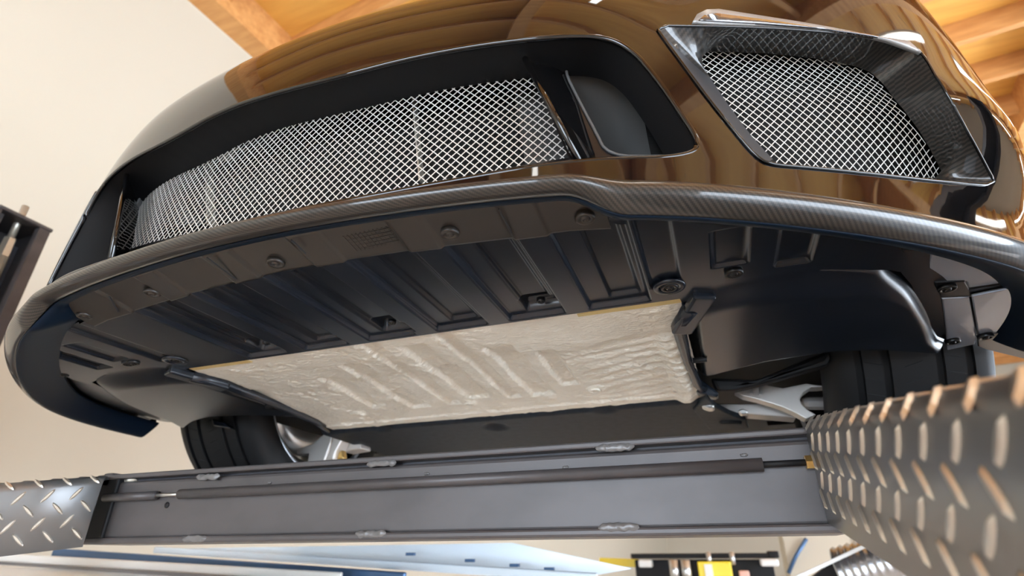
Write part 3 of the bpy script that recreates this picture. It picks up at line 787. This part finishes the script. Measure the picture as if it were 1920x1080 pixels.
obj('foam_edge', *hexa([(-.42 + XC, .668, .3005), (-.29 + XC, .676, .3005), (-.29 + XC, .690, .3005), (-.42 + XC, .690, .3005)], [(-.42 + XC, .668, .312), (-.29 + XC, .676, .312), (-.29 + XC, .690, .312), (-.42 + XC, .690, .312)]), 'shield_foam', shield, False)
# rear underbody panel with dimples
nu, ny = 200, 110; U = np.linspace(-.47, .455, nu); Yv = np.linspace(1.112, 1.7, ny); ug, yg = np.meshgrid(U, Yv)
z = np.full_like(ug, .272) - .02 * (yg - 1.1) + .012 * (1 - smooth01((yg - 1.112) / .02))
for du, dy, rx in ((-.034, 1.195, .021), (.238, 1.115, .022), (-.301, 1.115, .02)):
    z += .012 * smooth01(1.25 - np.sqrt(((ug - du) / rx) ** 2 + ((yg - dy) / (rx * 1.25)) ** 2) * .75)
rear = obj('rear_undertray', *grid_mesh(np.stack([ug + XC, yg, z], 2)), 'rear_panel', car)
# bracket at its right end
q = [(1325, 745), (1345, 765), (1370, 778), (1398, 788), (1405, 803), (1330, 806), (1300, 770)]
brk = obj('panel_bracket', *prism([onZ(p, .265) for p in q], (0, 0, .012)), 'rear_panel', rear, False, mods=[BEV(.003, 2)])
obj('bracket_slot', *tube([onZ((1350, 790), .2645), onZ((1388, 791), .2645)], .006, 10), 'matt_black', brk)
obj('inner_filler', *box((XC - .58, .80, .37), (XC + .58, 2.6, .74)), 'matt_black', car, False)  # unseen solid filler added inside the body to stop light leaking through
ub = [(-.44, .50), (.44, .50), (.60, .62), (.70, .72), (.80, .95), (.80, 3.0), (-.80, 3.0), (-.80, .95), (-.70, .72), (-.60, .62)]
obj('underbody', *prism([(u + XC, y, .345) for u, y in ub], (0, 0, .015)), 'matt_black', car, False)
obj('underbody', *box((XC - .45, 1.3, .285), (XC + .45, 3.0, .33)), 'rear_panel', car, False)

# left air dam side: rear end closing plate and the seams between tray sections
def plate(name, pxs, z, th, m, parent, bev=.0015, tilt=None):
    return obj(name, *prism([onZ(p, z if tilt is None else z + tilt(p)) for p in pxs], (0, 0, th)), m, parent, False, mods=[BEV(bev, 2)])
BU = [.372, .425, .475, .53, .57, .62, .645, .678, .714, .744, .78, .805, .83]; BY = [.470, .487, .500, .530, .554, .588, .608, .674, .736, .80, .893, .96, 1.0]
def side_strip(s):
    A0, A1 = a_of_u(.372) , a_of_y(.985, 1); n = 90; aa = np.linspace(A0, A1, n); P, N = plan(aa); Aq = P + N * .066
    bt = np.r_[0, np.cumsum(np.hypot(np.diff(BU), np.diff(BY)))]; tq_ = np.linspace(0, bt[-1], n); Bq = np.stack([np.interp(tq_, bt, BU), np.interp(tq_, bt, BY)], 1)
    rows = []
    for t in np.linspace(0, 1, 6):
        q = Aq + (Bq - Aq) * t * 1.25; rows.append(np.stack([s * q[:, 0] + XC, q[:, 1], np.full(n, .303 + .004 * (1 - t) ** 2)], 1))
    return obj('side_undertray', *grid_mesh(rows), 'tray_plastic', car)
side_l = side_strip(-1); side_r = side_strip(1)
for u, y in ((-.47, .47), (-.56, .535)):
    obj('seam', *bar((u + XC, y, .3022), (u + .03 + XC, y + .045, .3022), .0014, .0014), 'matt_black', side_l, False)
screw(onZ((250, 680), .2985), .010, lnL, m='gloss_trim'); screw(onZ((118, 702), .300), .010, side_l, m='gloss_trim')
# right side panels behind the lip
sp = side_r
plate('side_panel', [(1694, 450), (1752, 466), (1737, 524), (1712, 508)], .307, .004, 'panel_sheen', car)
plate('side_panel', [(1748, 466), (1775, 455), (1925, 485), (1905, 530), (1816, 541), (1812, 528), (1752, 528), (1737, 522)], .304, .004, 'panel_sheen', car)
plate('side_panel', [(1752, 530), (1810, 528), (1818, 542), (1915, 528), (1925, 536), (1818, 558), (1766, 562)], .302, .004, 'gloss_trim', car)
plate('side_panel', [(1766, 561), (1818, 558), (1832, 630), (1828, 646), (1776, 657), (1774, 620)], .300, .004, 'panel_sheen', car)
plate('side_panel', [(1822, 556), (1930, 534), (1960, 600), (1920, 618), (1835, 632)], .297, .004, 'panel_sheen', car)
plate('side_panel', [(1832, 632), (1990, 603), (1990, 690), (1850, 656), (1834, 650)], .295, .004, 'gloss_trim', car)
for p, z in (((1708, 458), .304), ((1776, 541), .299), ((1786, 641), .297), ((1848, 632), .293)): screw(onZ(p, z), .0105, sp, m='gloss_trim')

# ------------------------------------------------------------------ wheels
def wheel(s):
    cx, cy, cz = XC + s * .788, 1.375, .1235 + .336
    w2 = .133; Rt = .336
    e = thing('front_wheel', 'x', 'x', (cx, cy, .1235)); del e['label']; del e['category']
    e.parent = car; e.location = Vector(e.location) - Vector(car.location)
    prof = [(-w2 * .86, .235), (-w2 * .98, .255), (-w2, .28), (-w2 * .97, .305), (-w2 * .90, .322), (-w2 * .80, .331)]
    g = [-.083, -.040, .040, .083]
    for x in g: prof += [(x - .0065, .3345), (x - .0055, .3275), (x + .0055, .3275), (x + .0065, .3345)]
    prof = prof[:6] + sorted(prof[6:], key=lambda q: q[0])
    prof += [(w2 * .80, .331), (w2 * .90, .322), (w2 * .97, .305), (w2, .28), (w2 * .98, .255), (w2 * .86, .235)]
    prof = [(h * 1.0, r) for h, r in prof] + [(0, .225)]
    ty = obj('tire', *revolve((cx, cy, cz), (1, 0, 0), prof, 96, closed=True), 'rubber', e, mods=[('EDGE_SPLIT', dict(split_angle=0.6))])
    rp = [(-w2 * .90, .249), (-w2 * .93, .245), (-w2 * .88, .238), (-w2 * .6, .222), (0, .215), (w2 * .7, .222), (w2 * .9, .24), (w2 * .93, .247), (w2 * .7, .212), (0, .207), (-w2 * .6, .214), (-w2 * .88, .232)]
    rim = obj('rim', *revolve((cx, cy, cz), (1, 0, 0), rp, 72, closed=True), 'gloss_trim', e)
    obj('rim_flange', *revolve((cx, cy, cz), (1, 0, 0), [(-s * .1215, .252), (-s * .1250, .246), (-s * .119, .2365), (-s * .104, .2340), (-s * .108, .243)], 72, closed=True), 'rim_metal', e)
    for k in range(10):
        th = 2 * math.pi * k / 10; d = np.array((0, math.cos(th), math.sin(th))); c0 = np.array((cx + s * .095, cy, cz))
        obj('spoke', *bar(c0 + d * .03, c0 + d * .215, .03, .022), 'gloss_trim', e, False, mods=[BEV(.004)])
    obj('hub', *revolve((cx + s * .02, cy, cz), (s, 0, 0), [(-.05, .07), (.0, .075), (.08, .06), (.085, 0)], 28), 'cast_alloy', e)
    obj('brake_disc', *revolve((cx - s * .04, cy, cz), (1, 0, 0), [(-.016, .09), (-.016, .185), (.016, .185), (.016, .09)], 48, closed=True), 'steel', e)
    cal = [(cx - s * .04 + dx, cy + .15 * math.cos(t) + 0, cz + .15 * math.sin(t)) for t in np.linspace(-.6, .6, 7) for dx in (0,)]
    obj('brake_caliper', *tube(cal, .045, 10), 'yellow', e)
    # tread blocks' cross cuts as shallow dark bars set into the tread
    cuts = []
    for i in range(72):
        th = 2 * math.pi * i / 72
        for hx, sk in ((-.061, .2), (.0, -.2), (.061, .2)):
            th2 = th + (0.04 if hx else 0)
            p0 = np.array((cx + hx - .014, cy + .3338 * math.cos(th2), cz + .3338 * math.sin(th2))); th3 = th2 + sk * .12
            p1 = np.array((cx + hx + .014, cy + .3339 * math.cos(th3), cz + .3339 * math.sin(th3)))
            if abs(hx) > .1: p0 = p0 - 0; 
            cuts.append(bar(p0, p1, .0016, .0024))
    tc_ = obj('tread_cuts', *merge(*cuts), 'matt_black', e, False); tc_['kind'] = 'stuff'
    return e
wheel(-1); wheel(1)
for s_ in (-1, 1):                 # dark shells over the wheels
    rows = [[(XC + s_ * u, 1.375 + .372 * math.cos(t), .4595 + .372 * math.sin(t)) for t in np.linspace(-.35, math.pi + .38, 40)] for u in np.linspace(.60, .915, 6)]
    obj('wheel_house', *grid_mesh(rows), 'matt_black', car)

# ------------------------------------------------------------------ suspension
arm_px = [(560, 450), (680, 410), (790, 377), (880, 397), (1000, 420), (1080, 402), (1210, 377), (1300, 390), (1400, 402), (1330, 412), (1250, 415), (1180, 465), (1150, 520), (1165, 560), (1215, 610), (1300, 662), (1210, 700), (1100, 640), (1000, 595), (900, 562), (760, 520), (640, 492)]
arm_px = [(1260 + x / 4.8, 640 + y / 4.8) for x, y in arm_px]
arm = obj('control_arm', *prism([onY(p, 1.22) for p in arm_px], (0, .035, 0)), 'cast_alloy', car, False, mods=[BEV(.005, 3)])
for (p, q_) in (((715, 400), (715, 470)), ((800, 395), (800, 480))):
    a_ = onY((1260 + p[0] / 4.8, 640 + p[1] / 4.8), 1.216); b_ = onY((1260 + q_[0] / 4.8, 640 + q_[1] / 4.8), 1.216)
    obj('arm_web', *bar(a_, b_, .005, .006), 'steel', arm, False)
def ypoly(name, pxs, y, th, m, parent, bev=.003):
    return obj(name, *prism([onY((1260 + x / 4.8, 640 + yy / 4.8), y) for x, yy in pxs], (0, th, 0)), m, parent, False, mods=[BEV(bev, 2)])
ypoly('crossmember', [(400, 560), (1000, 560), (1120, 690), (690, 655), (560, 650)], 1.30, .05, 'cast_alloy', car)
ypoly('tie_rod', [(1160, 490), (1520, 485), (1530, 600), (1180, 600)], 1.32, .03, 'cast_alloy', car, .012)
ypoly('bolt', [(590, 620), (640, 600), (690, 625), (680, 655), (620, 660)], 1.20, .02, 'steel', car)
ypoly('skid_tube', [(340, 320), (760, 340), (1400, 75), (1440, 150), (1400, 210), (800, 380), (560, 440), (400, 440)], 1.08, .03, 'matt_black', car, .01)
ypoly('rail_end', [(190, 300), (250, 330), (430, 460), (400, 505), (330, 490), (220, 460), (200, 380)], 1.07, .03, 'tray_plastic', car, .006)
ypoly('bushing', [(250, 490), (300, 500), (380, 570), (390, 600), (330, 610), (260, 580)], 1.13, .03, 'steel', car, .006)
# left side bits
def lpoly(name, pxs, y, th, m, bev=.004):
    return obj(name, *prism([onY((300 + x / 4.8, 760 + yy / 4.8), y) for x, yy in pxs], (0, th, 0)), m, car, False, mods=[BEV(bev, 2)])
lpoly('air_deflector', [(465, 120), (560, 150), (640, 210), (480, 185)], 1.06, .02, 'tray_plastic', .002)
lpoly('steering_arm', [(1560, 225), (1660, 250), (1640, 310), (1580, 420), (1560, 490), (1480, 500), (1520, 420), (1545, 330)], 1.22, .04, 'cast_alloy')
lpoly('suspension_upright', [(1230, 400), (1370, 340), (1470, 260), (1550, 240), (1540, 330), (1480, 500), (1320, 520), (1340, 430), (1230, 440)], 1.30, .06, 'cast_alloy')
lpoly('brake_line', [(1580, 430), (1640, 400), (1650, 480), (1580, 490)], 1.235, .02, 'brass')
lpoly('subframe', [(1640, 290), (1800, 300), (1810, 390), (1640, 420)], 1.26, .05, 'cast_alloy')

# ------------------------------------------------------------------ background below the crossbeam
def bg_bar(name, p, yp, q, yq, wd, ht, m, label, cat):
    o = obj(name, *bar(onY(p, yp), onY(q, yq), wd, ht), m, None, False, mods=[BEV(.004)]); return tag(o, label, cat)
nl = thing('second_lift', 'steel runways with painted pale blue sky sheen of a second lift seen below the dark crossbeam', 'car lift', (-1.0, 1.6, ZF))
def nbar(name, p, yp, q, yq, wd, ht, m): return obj(name, *bar(onY(p, yp), onY(q, yq), wd, ht), m, nl, False, mods=[BEV(.004)])
def nplate(name, P, th, m):
    P = [onY(p, y) for p, y in P]; n = np.cross(P[1] - P[0], P[2] - P[0]); n /= np.linalg.norm(n); n = n if n @ P[0] < 0 else -n
    return obj(name, *prism(P, -n * th), m, nl, False)
nplate('runway', [((300, 1029), 1.78), ((960, 1018), 1.781), ((1185, 1066), 1.78), ((1120, 1078), 1.78), ((620, 1050), 1.78)], .012, 'sky_sheen_steel')
nbar('runway_edge', (290, 1031), 1.78, (1120, 1084), 1.56, .012, .024, 'sky_sheen_steel')
nbar('side_rail', (100, 1036), 1.74, (760, 1086), 1.5, .012, .034, 'blue_steel')
nbar('side_rail', (-60, 1041), 1.70, (640, 1084), 1.46, .012, .030, 'white_metal')
nbar('side_rail', (-60, 1052), 1.68, (600, 1094), 1.44, .012, .012, 'grey_steel')
nplate('runway', [((-80, 1062), 1.66), ((340, 1072), 1.55), ((340, 1130), 1.40), ((-80, 1130), 1.45)], .012, 'white_metal')
nplate('runway', [((365, 1074), 1.55), ((900, 1108), 1.40), ((900, 1140), 1.36), ((365, 1140), 1.40)], .012, 'white_metal')
nbar('leg', (350, 1066), 1.58, (345, 1300), 1.58, .035, .035, 'grey_steel')
for p in ((770, 1040), (881, 1052), (965, 1061), (1030, 1068)):
    c = onY(p, 1.72); obj('rail_slot', *box((c[0] - .014, c[1] - .008, c[2] - .003), (c[0] + .014, c[1] + .008, c[2] + .006)), 'blue_steel', nl, False)
c = onY((700, 1300), 1.6); obj('leg', *box((c[0] - .03, 1.6, ZF), (c[0] + .03, 1.66, -.05)), 'grey_steel', nl, False)
# another car standing behind
YP = 14.0
oc_ = thing('parked_car', 'dark car body with one wheel visible under the crossbeam', 'car', (-3.4, YP + .4, -.13))
P0, P1, P2, P3 = [onY(p, YP) for p in ((945, 960), (1085, 960), (1082, 1030), (965, 1018))]
obj('body', *prism([P0, P1, P2, P3], (0, 1.6, 0)), 'matt_black', oc_, False, mods=[BEV(.06, 3)])
wc = onY((1076, 1017), YP - .1)
obj('tire', *revolve(wc, (.25, -1, 0), [(-.11, .19), (-.11, .27), (-.08, .31), (.08, .31), (.11, .27), (.11, .19)], 32), 'rubber', oc_)
obj('rim', *revolve(wc, (.25, -1, 0), [(.10, .20), (.118, .185), (.11, .10), (.12, .05), (.12, 0)], 28), 'rim_metal', oc_)
pl_ = thing('platform_lift', 'low platform lift standing under the dark car behind', 'car lift', (wc[0] - .5, YP, ZF))
obj('platform', *box((wc[0] - 1.6, YP - .3, wc[2] - .36), (wc[0] + .2, YP + 1.7, wc[2] - .31)), 'grey_steel', pl_, False)
obj('leg', *box((wc[0] - 1.2, YP + .4, ZF), (wc[0] - .9, YP + .7, wc[2] - .36)), 'grey_steel', pl_, False)
# power unit on a bench
pu = thing('hydraulic_unit', 'black hydraulic power unit with yellow box and white label', 'machine', onY((1320, 1200), 4.0))
def pbox(name, p, q, y, d, m, bev=.006):
    a, b = onY(p, y), onY(q, y); return obj(name, *box((min(a[0], b[0]), y, min(a[2], b[2])), (max(a[0], b[0]), y + d, max(a[2], b[2]))), m, pu, False, mods=[BEV(bev)])
pbox('tank', (1190, 1050), (1462, 1120), 4.0, .4, 'matt_black'); pbox('top_rail', (1182, 1038), (1460, 1047), 3.95, .3, 'matt_black')
pbox('motor_mount', (1440, 1033), (1462, 1046), 3.94, .2, 'matt_black')
yb_ = pbox('control_box', (1307, 1053), (1381, 1120), 3.9, .1, 'yellow'); pbox('label_plate', (1320, 1058), (1344, 1120), 3.893, .01, 'label_white', .001)
pbox('pump_label', (1385, 1070), (1413, 1120), 3.9, .05, 'pink_label'); pbox('cap', (1425, 1048), (1462, 1062), 3.9, .1, 'label_white', .01)
pbox('cap', (1196, 1050), (1222, 1064), 3.9, .1, 'label_white', .01)
for x in (1262, 1284):
    a = onY((x, 1050), 3.88); obj('valve', *tube([(a[0], 3.88, a[2] - .12), (a[0], 3.88, a[2])], .03, 12), 'steel', pu)
for x in (1330, 1374): 
    a = onY((x, 1052), 3.92); obj('eye_bolt', *tube([(a[0], 3.92, a[2] - .02), (a[0], 3.92, a[2] + .05)], .015, 10), 'steel', pu)
o = bg_bar('yellow_rail', (1125, 1053), 4.2, (1198, 1056), 4.2, .05, .05, 'yellow', 'yellow painted steel rail beside the hydraulic unit', 'rail')
a = onY((1466, 1000), 5.0); b = onY((1562, 1000), 5.0)
o = obj('column', *box((a[0], 5.0, ZF), (b[0] + .1, 5.4, ZC)), 'wall_paint', None, False); o['kind'] = 'structure'; o.name = 'trim_2'
a = onY((1512, 1010), 4.97); b = onY((1478, 1075), 4.97)
o = tag(obj('blue_cable', *tube([a, (a + b) / 2 + np.array((-.01, 0, .0)), b], .014, 8), 'blue_steel'), 'thin dark blue cable running down the cream column', 'cable')
dk = thing('air_hose', 'silver ribbed exhaust hose with clamp beside the right ramp', 'hose', onY((1570, 1100), 2.8))
a = onY((1500, 1085), 2.2); b = onY((1600, 1035), 2.2); c = onY((1680, 1050), 2.1); 
pts_ = [onY((1580, 1075), 2.8) + (onY((1720, 1040), 2.7) - onY((1580, 1075), 2.8)) * t for t in np.linspace(0, 1, 30)]
obj('hose', *tube(pts_, [.095 + .005 * math.sin(k * 2.1) for k in range(30)], 20), 'duct_foil', dk)
obj('clamp', *bar(onY((1490, 1085), 2.6), onY((1625, 1022), 2.6), .025, .012), 'steel', dk, False)
obj('mount', *prism([onY(p, 2.9) for p in ((1520, 1085), (1600, 1022), (1640, 1030), (1600, 1085))], (0, .05, 0)), 'matt_black', dk, False)
